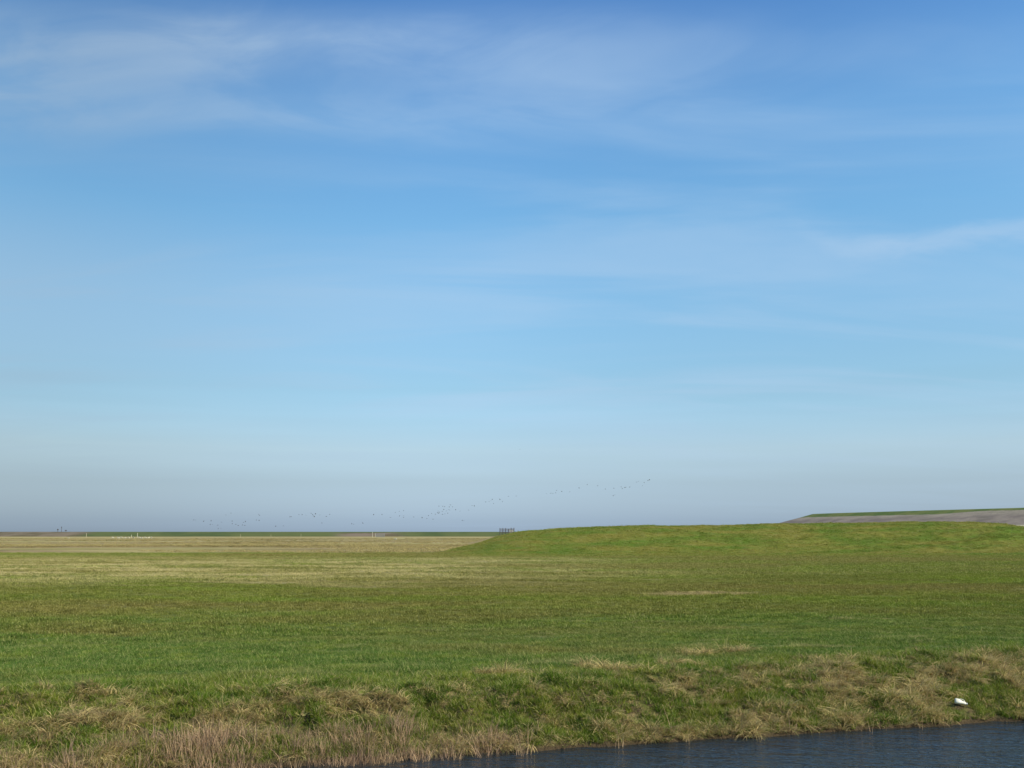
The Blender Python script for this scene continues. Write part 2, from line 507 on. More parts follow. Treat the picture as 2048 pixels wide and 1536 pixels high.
m_dike, T, out = material("sea_dike_slope")
pos = T.new('ShaderNodeNewGeometry').outputs['Position']
dx_, dy_, dz_ = T.sep(pos)
nz = T.noise(pos, 0.25, 4, 0.6)
zz = T.m('ADD', dz_, T.m('MULTIPLY', T.m('SUBTRACT', nz, 0.5), 0.35))
ramp = T.step(dy_, 318.0, 336.0, 0.75, 0.0)          # stone facing climbs higher towards the near end
top = T.m('ADD', 10.55, ramp)
stone = T.mix(T.step(T.noise(pos, 0.12, 5, 0.62, stretch=(1, 1, 3)), 0.35, 0.65), (0.180, 0.145, 0.118), (0.285, 0.235, 0.180))
stone = T.mix(T.m('MULTIPLY', T.step(zz, 9.0, 10.5), 0.5), stone, (0.37, 0.32, 0.225))
stone = T.mix(T.m('MULTIPLY', T.step(T.noise(pos, 1.2, 5, 0.7), 0.5, 0.7), 0.55), stone, (0.13, 0.11, 0.095))
stone = T.mix(T.m('MULTIPLY', T.step(T.noise(pos, 0.5, 4, 0.6, 0.3, stretch=(0.15, 0.15, 4)), 0.55, 0.66), 0.4), stone, (0.15, 0.145, 0.085))
grass = T.mix(T.step(T.noise(pos, 0.2, 4, 0.6), 0.35, 0.62), (0.085, 0.130, 0.030), (0.145, 0.165, 0.045))
c = T.mix(T.step(T.m('SUBTRACT', zz, top), -0.08, 0.08), stone, grass)
low = T.mix(T.step(T.noise(pos, 0.3, 4), 0.4, 0.6), (0.30, 0.27, 0.12), (0.19, 0.20, 0.06))
c = T.mix(T.step(zz, 5.45, 5.6, 1.0, 0.0), c, low)
c = T.mix(T.m('MULTIPLY', T.step(zz, 5.5, 5.6), T.step(zz, 6.02, 6.12, 1.0, 0.0)), c, (0.14, 0.11, 0.08))
c = T.mix(T.m('MULTIPLY', T.step(dz_, 6.1, 6.16), T.step(dz_, 6.5, 6.75, 1.0, 0.0)), c, (0.42, 0.38, 0.24))
principled(T, out, c, 0.9, 0.15)
prof = dense_profile([(-50, 0.7), (-5, 12), (0, 12.05), (4.8, 10.7), (21, 6.45), (25, 6.2), (26.3, 5.55), (46, 0.6)], 1.5)
path = smooth_path([(300, 470), (200, 452), (140, 432), (124, 414), (124.5, 396), (139, 355), (157.6, 308), (185, 240), (215, 175), (240, 90), (255, -40)], 6)
path = path[::-1]         # travelling away from the viewer, so that the left offset faces the marsh
sea_dike = loft("sea_dike", path, prof, m_dike)
props(sea_dike, kind="structure")

m_fdike, T, out = material("far_dike_slope")
pos = T.new('ShaderNodeNewGeometry').outputs['Position']
fx_, fy_, fz_ = T.sep(pos)
g1 = T.mix(T.step(T.noise(pos, 0.02, 4, 0.6), 0.4, 0.62), (0.070, 0.098, 0.036), (0.105, 0.125, 0.045))
st = T.mix(T.step(T.noise(pos, 0.03, 4, 0.6, stretch=(1, 1, 8)), 0.4, 0.6), (0.125, 0.098, 0.062), (0.20, 0.155, 0.115))
xw = T.m('ADD', fx_, T.m('MULTIPLY', T.m('SUBTRACT', T.noise(pos, 0.012, 3), 0.5), 90.0))
f1 = T.step(xw, -500.0, -455.0, 1.0, 0.0)
f2 = T.m('MULTIPLY', T.step(T.m('ABSOLUTE', T.m('SUBTRACT', xw, -155.0)), 25.0, 60.0, 1.0, 0.0), T.step(fz_, 4.6, 5.4, 0.9, 0.0))
c = T.mix(T.m('MAXIMUM', T.m('MULTIPLY', f1, 0.85), f2), g1, st)
principled(T, out, c, 0.95, 0.1)
prof = dense_profile([(-30, 0.5), (-3, 6.0), (0, 6.1), (24, 0.7)], 4)
fpath = [(x, 1150 + 20 * math.sin(x * 0.004) + 0.00002 * (x + 200) ** 2 * 0.5) for x in np.linspace(1500, -2200, 180)]
fpath = fpath                 # travelling to the left: the left offset faces the viewer
far_dike = loft("far_dike", fpath, prof, m_fdike)
props(far_dike, kind="structure")

# ---------------------------------------------------------------- grass
def blades(n, rad, hmin, hmax, width, lean, droop, wind=(0, 0), seg=3, seed=0, bundle=0.0):
    """arrays of one tuft: each blade a tapering, bending strip"""
    r = np.random.default_rng(seed)
    V = []; F = []; C = []
    for k in range(n):
        a = r.uniform(0, 2 * math.pi); q = rad * math.sqrt(r.uniform(0, 1))
        x, y = q * math.cos(a), q * math.sin(a)
        L = r.uniform(hmin, hmax)
        ha = a + r.normal(0, 0.9)
        dx, dy = math.cos(ha) * (1 - bundle) + wind[0], math.sin(ha) * (1 - bundle) + wind[1]
        hl = math.hypot(dx, dy) + 1e-6; dx /= hl; dy /= hl
        th = abs(r.normal(lean, 0.22)); w = width * r.uniform(0.7, 1.25)
        sa = r.uniform(0, math.pi); sxx, syy = math.cos(sa) * w, math.sin(sa) * w
        px, py, pz = x, y, -0.02
        base = len(V)
        for s in range(seg + 1):
            t = s / seg
            ww = 1 - t ** 1.5
            if s < seg:
                V += [(px - sxx * ww, py - syy * ww, pz), (px + sxx * ww, py + syy * ww, pz)]
                C += [t, t]
            else:
                V.append((px, py, pz)); C.append(t)
            ang = th + droop * t
            st_ = L / seg
            px += dx * math.sin(ang) * st_; py += dy * math.sin(ang) * st_; pz += math.cos(ang) * st_
        for s in range(seg - 1):
            i = base + 2 * s
            F.append((i, i + 1, i + 3, i + 2))
        i = base + 2 * (seg - 1)
        F.append((i, i + 1, i + 2))
        C_ = r.uniform(0, 1)
        C[base:] = [(C_, tt) for tt in C[base:]]
    return V, F, C


def tuft(name, mat, **kw):
    V, F, C = blades(**kw)
    o = mesh_obj(name, V, F, mat, link=False)
    a = o.data.attributes.new('rnd', 'FLOAT', 'POINT'); a.data.foreach_set('value', [c[0] for c in C])
    return o


def scatter(name, pts, protos, attrs, label, category):
    """one object of grass: points carrying rotation, size and tint, a tuft on each"""
    n = len(pts)
    me = bpy.data.meshes.new(name)
    me.vertices.add(n)
    me.vertices.foreach_set('co', np.asarray(pts, np.float32).reshape(-1))
    for k, a in attrs.items():
        if a.ndim == 2:
            t = me.attributes.new(k, 'FLOAT_VECTOR', 'POINT'); t.data.foreach_set('vector', a.astype(np.float32).reshape(-1))
        elif a.dtype.kind == 'i':
            t = me.attributes.new(k, 'INT', 'POINT'); t.data.foreach_set('value', a.astype(np.int32))
        else:
            t = me.attributes.new(k, 'FLOAT', 'POINT'); t.data.foreach_set('value', a.astype(np.float32))
    o = bpy.data.objects.new(name, me)
    sc.collection.objects.link(o)
    col_ = bpy.data.collections.new(name + "_kinds")
    for p in protos: col_.objects.link(p)
    ng = bpy.data.node_groups.new(name + "_scatter", 'GeometryNodeTree')
    ng.interface.new_socket("Geometry", in_out='INPUT', socket_type='NodeSocketGeometry')
    ng.interface.new_socket("Geometry", in_out='OUTPUT', socket_type='NodeSocketGeometry')
    N = ng.nodes; L = ng.links
    i_ = N.new('NodeGroupInput'); o_ = N.new('NodeGroupOutput')
    ci = N.new('GeometryNodeCollectionInfo')
    ci.inputs['Collection'].default_value = col_
    ci.inputs['Separate Children'].default_value = True
    ci.inputs['Reset Children'].default_value = True
    ip = N.new('GeometryNodeInstanceOnPoints')
    ip.inputs['Pick Instance'].default_value = True

    def att(nm, ty):
        a_ = N.new('GeometryNodeInputNamedAttribute'); a_.data_type = ty; a_.inputs[0].default_value = nm
        return a_.outputs[0]
    L.new(i_.outputs[0], ip.inputs['Points'])
    L.new(ci.outputs[0], ip.inputs['Instance'])
    L.new(att('kind', 'INT'), ip.inputs['Instance Index'])
    er = N.new('FunctionNodeEulerToRotation')
    L.new(att('rot', 'FLOAT_VECTOR'), er.inputs[0])
    L.new(er.outputs[0], ip.inputs['Rotation'])
    L.new(att('size', 'FLOAT_VECTOR'), ip.inputs['Scale'])
    L.new(ip.outputs[0], o_.inputs[0])
    md_ = o.modifiers.new("scatter", 'NODES'); md_.node_group = ng
    props(o, label, category, kind="stuff")
    return o


def blade_material(name, kind):
    m, T, out = material(name)
    rn = T.new('ShaderNodeAttribute', attribute_name='rnd').outputs['Fac']
    ti = T.new('ShaderNodeAttribute', attribute_name='tint', attribute_type='INSTANCER').outputs['Fac']
    if kind == 'meadow':
        vc = veg(T)
        c = vc[0]
        c = T.mix(T.m('MULTIPLY', T.step(T.m('ADD', rn, T.m('MULTIPLY', ti, 0.35)), 0.86, 1.05), 0.5), c, (0.36, 0.32, 0.13))
        s = T.m('ADD', 1.04, T.m('ADD', T.m('MULTIPLY', rn, 0.40), T.m('MULTIPLY', ti, 0.22)))
    elif kind == 'fresh':
        c = T.mix(T.step(ti, 0.2, 0.9), (0.090, 0.160, 0.016), (0.205, 0.225, 0.035))
        c = T.mix(T.m('MULTIPLY', T.step(rn, 0.72, 0.9), 0.7), c, (0.42, 0.35, 0.16))
        s = T.m('ADD', 0.95, T.m('MULTIPLY', rn, 0.5))
    elif kind == 'marsh':
        c = T.mix(T.step(ti, 0.3, 0.8), (0.42, 0.345, 0.145), (0.30, 0.235, 0.105))
        c = T.mix(T.step(ti, 0.86, 0.92), c, (0.16, 0.15, 0.05))
        s = T.m('ADD', 0.75, T.m('MULTIPLY', rn, 0.5))
    elif kind == 'straw':
        c = T.mix(T.step(ti, 0.1, 0.9), (0.60, 0.47, 0.205), (0.44, 0.33, 0.165))
        c = T.mix(T.m('MULTIPLY', T.step(rn, 0.78, 0.86), 0.8), c, (0.20, 0.22, 0.06))
        s = T.m('ADD', 0.50, T.m('MULTIPLY', rn, 1.15))
    else:
        c = T.mix(T.step(ti, 0.1, 0.9), (0.50, 0.355, 0.205), (0.33, 0.22, 0.145))
        s = T.m('ADD', 0.45, T.m('MULTIPLY', rn, 1.15))
    sv_ = T.new('ShaderNodeVectorMath', operation='SCALE')
    T.l.new(c, sv_.inputs[0]); T.l.new(s, sv_.inputs['Scale'])
    d = T.new('ShaderNodeBsdfDiffuse'); t = T.new('ShaderNodeBsdfTranslucent')
    T.l.new(sv_.outputs[0], d.inputs[0]); T.l.new(sv_.outputs[0], t.inputs[0])
    mx = T.new('ShaderNodeMixShader'); mx.inputs[0].default_value = 0.28
    T.l.new(d.outputs[0], mx.inputs[1]); T.l.new(t.outputs[0], mx.inputs[2])
    T.l.new(mx.outputs[0], out.inputs[0])
    return m


M_MEADOW = blade_material("meadow_blades", 'meadow')
M_FRESH = blade_material("fresh_blades", 'fresh')
M_STRAW = blade_material("dry_blades", 'straw')
M_MARSH = blade_material("marsh_blades", 'marsh')
M_REED = blade_material("reed_stems", 'reed')


def rots(n, yaw=None, tilt=0.15):
    r = np.zeros((n, 3))
    r[:, 0] = rng.normal(0, tilt, n); r[:, 1] = rng.normal(0, tilt, n)
    r[:, 2] = rng.uniform(0, 2 * math.pi, n) if yaw is None else yaw
    return r


def area(n, v0, v1, w0, w1, power=1.0):
    """random points in the oblique strip v0..v1, widening with distance"""
    t = rng.uniform(0, 1, n) ** power
    v = v0 + (v1 - v0) * t
    w = w0 + (w1 - w0) * (v - v0) / (v1 - v0)
    x = rng.uniform(-1, 1, n) * w
    return x, v + SH * x


def with_z(x, y, dz=0.0):
    return np.stack([x, y, ground_z(x, y) + dz], -1)


# short meadow turf in three belts, tufts grow coarser with distance
def meadow():
    protos = [tuft("a_turf", M_MEADOW, n=26, rad=0.085, hmin=0.04, hmax=0.11, width=0.0045, lean=0.75, droop=0.9, seed=1),
              tuft("b_turf", M_MEADOW, n=26, rad=0.09, hmin=0.05, hmax=0.13, width=0.0048, lean=0.9, droop=0.9, wind=(0.6, -0.2), seed=2),
              tuft("c_turf", M_MEADOW, n=34, rad=0.20, hmin=0.05, hmax=0.13, width=0.008, lean=0.5, droop=0.8, seed=3),
              tuft("d_turf", M_MEADOW, n=40, rad=0.42, hmin=0.06, hmax=0.16, width=0.016, lean=0.5, droop=0.8, seed=4)]
    Xs, Ys, K, S = [], [], [], []
    def add(n, v0, v1, w0, w1, ks, s0, s1):
        x, y = area(n, v0, v1, w0, w1)
        clump = fbm(x * 0.8, y * 1.0, 15, 3)
        keep = rng.uniform(0, 1, n) < 0.72 + 0.7 * clump
        keep &= ~((y > 172) & (ground_z(x, y) < 1.25))
        keep &= (y - SH * x) > banktop(x) - 0.6 + 1.0 * fbm(x * 0.9, y * 0.9, 88, 3)
        x, y, clump = x[keep], y[keep], clump[keep]
        Xs.append(x); Ys.append(y)
        K.append(rng.choice(ks, len(x))); S.append(rng.uniform(s0, s1, len(x)) * (1 + 0.5 * clump))
    add(150000, 22.2, 36, 17, 25, [0, 1], 0.8, 1.5)
    add(90000, 35, 75, 25, 48, [2], 0.8, 1.4)
    add(90000, 73, 150, 48, 92, [3], 0.7, 1.2)
    add(75000, 148, 205, 92, 125, [3], 0.8, 1.3)
    x = np.concatenate(Xs); y = np.concatenate(Ys); k = np.concatenate(K); s = np.concatenate(S)
    n = len(x)
    near = 1 - sm(y, 26, 36)
    hz = s * rng.uniform(0.8, 1.3, n) * (0.85 + 0.45 * near)
    scatter("meadow_grass", with_z(x, y), protos,
            {'kind': k.astype(int), 'rot': rots(n), 'size': np.stack([s, s, hz], -1), 'tint': rng.uniform(0, 1, n)},
            "short green grass covering the flat meadow behind the ditch", "grass")


def bank_grass():
    protos = [tuft("a_green", M_FRESH, n=30, rad=0.07, hmin=0.07, hmax=0.20, width=0.0045, lean=0.35, droop=1.1, seed=11),
              tuft("b_green", M_FRESH, n=30, rad=0.08, hmin=0.06, hmax=0.16, width=0.0045, lean=0.6, droop=1.2, wind=(0.5, -0.5), seed=12)]
    x, y = area(60000, V0 + 0.02, 25.5, 15, 18)
    v = y - SH * x
    f = fbm(x * 0.75, y * 0.9, 77, 4)
    p = 0.60 + 1.1 * f
    p = np.where(v > banktop(x) - 0.2, 0.75 - 0.35 * (v - banktop(x)), p)
    p *= sm(ground_z(x, y), 0.02, 0.14)
    keep = (rng.uniform(0, 1, len(x)) < p) & off_jug(x, y)
    x, y = x[keep], y[keep]; n = len(x)
    s = rng.uniform(0.6, 1.35, n)
    scatter("bank_grass", with_z(x, y), protos,
            {'kind': rng.integers(0, 2, n), 'rot': rots(n, tilt=0.25), 'size': np.stack([s, s, s * rng.uniform(0.7, 1.2, n)], -1),
             'tint': np.clip(rng.uniform(0, 1, n) * 0.6 + 0.4 * (fbm(x, y, 5, 3) + 0.5), 0, 1)},
            "fresh green grass growing between the dry tussocks on the bank", "grass")


def find_on_ground(px, py, dz):
    d = 22.0
    for _ in range(25):
        x = (px - 1024) / 1991 * d * 0.963
        z = float(ground_z(x, d)) + dz
        d = 0.5 * d + 0.5 * (EYE - z) / math.tan(math.atan2(py - 768, 1991) - PITCH)
    return x, d, z


JUG = find_on_ground(1932, 1408, 0.14)
JUG = (JUG[0], JUG[1], max(float(ground_z(JUG[0] + q, JUG[1] + w)) for q in (-.12, -.06, 0, .06, .12) for w in (-.08, 0, .05)) + 0.045)
print('jug', JUG)


def off_jug(x, y, reach=0.40):
    cy_ = JUG[1] + 0.12 - reach / 2
    return ((x - JUG[0]) / 0.26) ** 2 + ((y - cy_) / (reach / 2 + 0.06)) ** 2 > 1 + 0.5 * vnoise(x * 9, y * 9, 700)


TUSSOCKS = [(1290, 1486, 10, .42), (1255, 1480, 6, .3), (1325, 1490, 5, .2), (1490, 1472, 7, .35), (1545, 1474, 10, .35), (1400, 1490, 4, .3), (1030, 1500, 9, .28),
            (985, 1502, 6, .22), (930, 1500, 5, .2), (800, 1402, 9, .45), (750, 1412, 6, .3), (1000, 1398, 8, .4), (1120, 1400, 9, .45), (1260, 1385, 9, .4),
            (1540, 1358, 14, .7), (1600, 1352, 8, .5), (1700, 1350, 10, .6), (1480, 1385, 10, .6), (1640, 1395, 12, .7), (1390, 1375, 8, .5), (1900, 1350, 10, .6),
            (2020, 1345, 12, .7), (1930, 1390, 8, .5), (1830, 1420, 9, .6), (1720, 1430, 10, .6), (440, 1432, 9, .3), (600, 1440, 10, .35), (640, 1445, 8, .3), (240, 1410, 9, .4), (330, 1430, 8, .3),
            (540, 1402, 8, .4), (90, 1420, 6, .35), (20, 1425, 6, .4), (480, 1395, 5, .3), (880, 1440, 8, .4), (760, 1450, 8, .35), (1110, 1455, 7, .5), (1200, 1440, 7, .4),
            (60, 1500, 6, .4), (190, 1480, 5, .3), (1610, 1440, 10, .5), (1350, 1430, 9, .6), (900, 1410, 7, .5), (1800, 1330, 9, .6), (1960, 1325, 8, .6)]


def dry_grass():
    protos = [tuft("a_dry", M_STRAW, n=50, rad=0.10, hmin=0.18, hmax=0.42, width=0.0062, lean=0.55, droop=1.9, seg=5, seed=21),
              tuft("b_dry", M_STRAW, n=44, rad=0.10, hmin=0.18, hmax=0.44, width=0.0062, lean=0.85, droop=1.2, wind=(0.5, -1.2), seg=5, seed=22, bundle=0.4),
              tuft("c_dry", M_STRAW, n=34, rad=0.09, hmin=0.12, hmax=0.34, width=0.006, lean=1.0, droop=0.6, wind=(1.2, -0.2), seg=4, seed=23, bundle=0.5),
              tuft("d_dry", M_STRAW, n=10, rad=0.10, hmin=0.22, hmax=0.50, width=0.004, lean=0.35, droop=0.9, seg=4, seed=24)]
    x, y = area(16000, V0 + 0.02, 25.6, 15, 18)
    v = y - SH * x
    f = fbm(x * 0.75, y * 0.9, 77, 4)
    g = fbm(x * 1.6, y * 1.6, 97, 3)
    p = 0.27 - 1.3 * f + 1.3 * g + 0.10 * sm(x, -2, 10)
    p *= 1 - sm(v, banktop(x) - 0.7, banktop(x) + 0.9)
    p = np.maximum(p, 0.03 * (v < banktop(x) + 1.5) + 0.16 * sm(g, 0.15, 0.4) * sm(x, -1, 8) * (1 - sm(v, banktop(x) + 0.2, banktop(x) + 2.2)))
    keep = rng.uniform(0, 1, len(x)) < np.clip(p, 0, 1)
    x, y = list(x[keep]), list(y[keep]); n_wild = len(x)
    for px, py, cnt, rad in TUSSOCKS:
        d = (EYE - 0.35) / math.tan(math.atan2(py - 768, 1991) - PITCH)
        zc = 0.35
        for _ in range(3):
            xx = (px - 1024) / 1991 * d * 0.99
            zc = float(ground_z(xx, d)) + 0.1
            d = (EYE - zc) / math.tan(math.atan2(py - 768, 1991) - PITCH)
        for k in range(int(cnt * 1.6)):
            a = rng.uniform(0, 6.28); q = rad * math.sqrt(rng.uniform())
            x.append(xx * 0.975 + q * math.cos(a)); y.append(d + q * 0.6 * math.sin(a))
    n_tus = len(x)
    ex = rng.uniform(-13, 17, 900)
    ev = V0 + 0.10 + rng.uniform(0, 0.30, 900) + 0.22 * fbm(ex * 0.55, ex * 0 + 3.1, 5, 4, 0.6)
    ek = rng.uniform(0, 1, 900) < 0.45 + 0.9 * fbm(ex * 0.8, ex * 0, 301, 3)
    x += list(ex[ek]); y += list(ev[ek] + SH * ex[ek])
    x = np.array(x); y = np.array(y)
    big = np.zeros(len(x)); big[n_wild:n_tus] = 1
    ok = (ground_z(x, y) > 0.03) & off_jug(x, y, 0.95)
    x, y, big = x[ok], y[ok], big[ok]; n = len(x)
    s = rng.uniform(0.55, 1.2, n) * (1 + 0.3 * big)
    k = rng.choice([0, 0, 1, 1, 2, 2, 3], n)
    k = np.where((big > 0) & (k == 2), 0, k)
    yaw = rng.normal(0, 0.7, n)
    scatter("dry_grass", with_z(x, y), protos,
            {'kind': k, 'rot': rots(n, yaw, 0.2), 'size': np.stack([s, s, s * rng.uniform(0.6, 1.1, n)], -1), 'tint': rng.uniform(0, 1, n) * (1 - 0.5 * big)},
            "matted straw-coloured dead grass on the bank of the ditch", "dry grass")


def reeds():
    protos = [tuft("a_reed", M_REED, n=16, rad=0.13, hmin=0.24, hmax=0.58, width=0.0056, lean=0.13, droop=0.4, seg=4, seed=31),
              tuft("b_reed", M_REED, n=14, rad=0.13, hmin=0.18, hmax=0.46, width=0.0058, lean=0.38, droop=0.9, seg=4, seed=32),
              tuft("c_reed", M_REED, n=12, rad=0.14, hmin=0.25, hmax=0.55, width=0.0058, lean=0.8, droop=0.5, seg=3, seed=33),
              tuft("d_reed", M_REED, n=2, rad=0.08, hmin=0.3, hmax=0.6, width=0.006, lean=0.25, droop=0.2, seg=3, seed=34)]
    x = rng.uniform(-14, 13, 9000); v = rng.uniform(V0 - 0.35, V0 + 1.05, 9000)
    dens = np.interp(x, [-14, -9.5, -8.6, -7, -3, -1, 0.6, 1.5, 13], [0.25, 0.3, 0.45, 1, 1, 0.8, 0.4, 0.03, 0.02])
    top = np.interp(x, [-14, -9, -7, -4, -1, 0.6, 1.5, 13], [0.5, 0.5, 0.75, 1.0, 0.75, 0.4, 0.25, 0.2])
    keep = (rng.uniform(0, 1, 9000) < dens * 0.30 * (0.8 + 0.9 * fbm(x * 1.2, v * 1.2, 66, 3))) & (v - V0 < top)
    x = x[keep]; y = v[keep] + SH * x; n = len(x)
    k = rng.choice([0, 0, 0, 0, 1, 1, 2], n)
    k = np.where(x > 1.2, 3, k)
    z = np.maximum(ground_z(x, y), -0.06)
    s = rng.uniform(0.55, 1.15, n) * (1 + 0.35 * fbm(x * 1.0, y * 0.5, 67, 2))
    scatter("reeds", np.stack([x, y, z], -1), protos,
            {'kind': k, 'rot': rots(n, tilt=0.08), 'size': np.stack([s, s, s], -1), 'tint': rng.uniform(0, 1, n)},
            "dead brown reed stems standing along the water's edge on the left", "reeds")


def marsh_grass():
    protos = [tuft("a_marsh", M_MARSH, n=60, rad=0.9, hmin=0.12, hmax=0.34, width=0.035, lean=0.6, droop=0.8, seed=41),
              tuft("b_marsh", M_MARSH, n=50, rad=1.3, hmin=0.10, hmax=0.26, width=0.045, lean=0.7, droop=0.8, seed=42)]
    n = 46000
    y = 172 + 560 * rng.uniform(0, 1, n) ** 1.7
    x = rng.uniform(-0.62, 0.10, n) * y - 6
    f = fbm(x * 0.012, y * 0.03, 501, 4, 0.65)
    keep = (rng.uniform(0, 1, n) < 0.35 + 1.5 * f) & (ground_z(x, y) < 1.25) & (y > 180 + 14 * fbm(x * 0.03, y * 0, 502, 4, 0.6))
    x, y, f = x[keep], y[keep], f[keep]; n = len(x)
    s = rng.uniform(0.5, 1.2, n)
    ti = np.clip(0.5 + 1.2 * fbm(x * 0.01, y * 0.035, 503, 4, 0.6) + rng.normal(0, 0.12, n), 0, 1)
    scatter("marsh_grass", with_z(x, y), protos, {'kind': rng.integers(0, 2, n), 'rot': rots(n), 'size': np.stack([s * 1.2, s, s], -1), 'tint': ti},
            "bleached tan grass of the salt marsh beyond the green meadow", "grass")


meadow()
marsh_grass()
bank_grass()
dry_grass()
reeds()

# ---------------------------------------------------------------- small shapes
def box(V, F, c, s, rz=0.0):
    n = len(V); ca, sa = math.cos(rz), math.sin(rz)
    for dx in (-.5, .5):
        for dy in (-.5, .5):
            for dz2 in (-.5, .5):
                x, y = dx * s[0], dy * s[1]
                V.append((c[0] + x * ca - y * sa, c[1] + x * sa + y * ca, c[2] + dz2 * s[2]))
    for f in ((0, 1, 3, 2), (4, 6, 7, 5), (0, 4, 5, 1), (2, 3, 7, 6), (0, 2, 6, 4), (1, 5, 7, 3)):
        F.append(tuple(n + i for i in f))


def tube(V, F, pts, rads, n=10, cap=True):
    b0 = len(V); pts = [Vector(p) for p in pts]
    for i, p in enumerate(pts):
        d = (pts[min(i + 1, len(pts) - 1)] - pts[max(i - 1, 0)]).normalized()
        up = Vector((0, 0, 1)) if abs(d.z) < 0.95 else Vector((1, 0, 0))
        a = d.cross(up).normalized(); b_ = d.cross(a).normalized()
        for k in range(n):
            t = 2 * math.pi * k / n
            V.append(tuple(p + (a * math.cos(t) + b_ * math.sin(t)) * rads[i]))
    for i in range(len(pts) - 1):
        for k in range(n):
            q = b0 + i * n
            F.append((q + k, q + (k + 1) % n, q + n + (k + 1) % n, q + n + k))
    if cap:
        F.append(tuple(b0 + k for k in range(n))[::-1]); F.append(tuple(b0 + (len(pts) - 1) * n + k for k in range(n)))


def empty(name, loc, rz=0.0):
    o = bpy.data.objects.new(name, None)
    sc.collection.objects.link(o)
    o.location = loc; o.rotation_euler = (0, 0, rz)
    return o


# ---------------------------------------------------------------- plastic jug on the bank
m_jug = plain("white_plastic", (0.78, 0.75, 0.60), 0.4, 0.05, 30, 0.5)
m_cap = plain("pale_cap", (0.74, 0.72, 0.66), 0.4, 0.05, 30, 0.5)


def plastic_jug():
    r = empty("plastic_jug", JUG)
    props(r, "white plastic jug with a handle lying on the grassy bank above the water", "plastic jug")
    # long axis along +x, slightly dropping towards the neck; flattened oval section
    V, F = [], []
    st_ = [(-0.135, 0.045), (-0.130, 0.062), (-0.10, 0.070), (-0.045, 0.067), (-0.005, 0.053), (0.03, 0.041), (0.085, 0.037), (0.10, 0.032), (0.108, 0.021), (0.122, 0.020)]
    n = 28; axis = []
    for i, (a, rr) in enumerate(st_):
        sh_ = -0.020 * max(0, (a + 0.03) / 0.15) * (a > -0.03)
        for k in range(n):
            t = 2 * math.pi * k / n
            ex = 0.75
            cx_ = math.copysign(abs(math.cos(t)) ** ex, math.cos(t)); cz_ = math.copysign(abs(math.sin(t)) ** ex, math.sin(t))
            V.append((a, cx_ * rr * 0.86, cz_ * rr + sh_))
    for i in range(len(st_) - 1):
        for k in range(n):
            F.append((i * n + k, i * n + (k + 1) % n, (i + 1) * n + (k + 1) % n, (i + 1) * n + k))
    F.append(tuple(range(n))[::-1]); F.append(tuple((len(st_) - 1) * n + k for k in range(n)))
    mesh_obj("jug_body", V, F, m_jug, r, True)
    V, F = [], []
    tube(V, F, [(-0.04, 0, 0.060), (-0.015, 0, 0.078), (0.03, 0, 0.078), (0.07, 0, 0.060), (0.090, 0, 0.018)], [0.008] * 5, 10)
    mesh_obj("handle", V, F, m_jug, r, True)
    V, F = [], []
    tube(V, F, [(0.118, 0, -0.021), (0.120, 0, -0.021), (0.142, 0, -0.021), (0.144, 0, -0.021)], [0.022, 0.025, 0.025, 0.021], 20)
    mesh_obj("cap", V, F, m_cap, r, False)
    r.rotation_euler = (R(-30), R(9), R(-14)); r.scale = (0.97, 0.92, 0.90)


plastic_jug()

# ---------------------------------------------------------------- birds
m_bird = plain("bird_plumage", (0.07, 0.065, 0.06), 0.8, 0.25, 8)


def bird_mesh(name, flap, sweep):
    V, F = [], []
    st_ = [(-0.34, .012, .010), (-0.26, .045, .018), (-0.14, .062, .055), (0.0, .078, .075), (0.12, .060, .062), (0.20, .030, .034), (0.27, .024, .026), (0.31, .032, .034), (0.35, .026, .026), (0.38, .012, .010), (0.42, .005, .004)]
    n = 10
    for i, (a, ry, rz_) in enumerate(st_):
        for k in range(n):
            t = 2 * math.pi * k / n
            V.append((ry * math.cos(t), a, rz_ * math.sin(t) + (0.02 if 0.25 < a < 0.37 else 0)))
    for i in range(len(st_) - 1):
        for k in range(n):
            F.append((i * n + k, i * n + (k + 1) % n, (i + 1) * n + (k + 1) % n, (i + 1) * n + k))
    F.append(tuple(range(n))); F.append(tuple((len(st_) - 1) * n + k for k in range(n)))
    for s in (-1, 1):
        b0 = len(V)
        span = [(0.05, 0.12, -0.10, 0), (0.24, 0.13, -0.09, 1), (0.42, 0.08 - sweep * .5, -0.09 - sweep * .4, 2), (0.60, -0.02 - sweep, -0.12 - sweep, 3), (0.70, -0.10 - sweep * 1.3, -0.13 - sweep * 1.3, 4)]
        z = 0.03; xprev = 0.05; x = 0.05
        for i, (q, y1, y0, j) in enumerate(span):
            dq = q - xprev
            a = flap * (1.0 if j <= 2 else 0.35)
            x += dq * math.cos(a); z += dq * math.sin(a); xprev = q
            th = 0.014 * (1 - i / 5)
            V += [(s * x, y1, z), (s * x, (y0 + y1) / 2, z + th), (s * x, y0, z), (s * x, (y0 + y1) / 2, z - th)]
        for i in range(4):
            for k in range(4):
                q = b0 + 4 * i
                F.append((q + k, q + (k + 1) % 4, q + 4 + (k + 1) % 4, q + 4 + k))
        F.append((b0, b0 + 1, b0 + 2, b0 + 3)); F.append((b0 + 16, b0 + 17, b0 + 18, b0 + 19))
    o = mesh_obj(name, V, F, m_bird, None, True, link=False)
    return o.data


BM = [bird_mesh("bird", 0.75, .05), bird_mesh("bird", 0.25, 0.0), bird_mesh("bird", -0.45, .08), bird_mesh("bird", 1.1, .02)]


def z2(lst, ox, oy, s): return [(ox + x / s, oy + y / s) for x, y in lst]


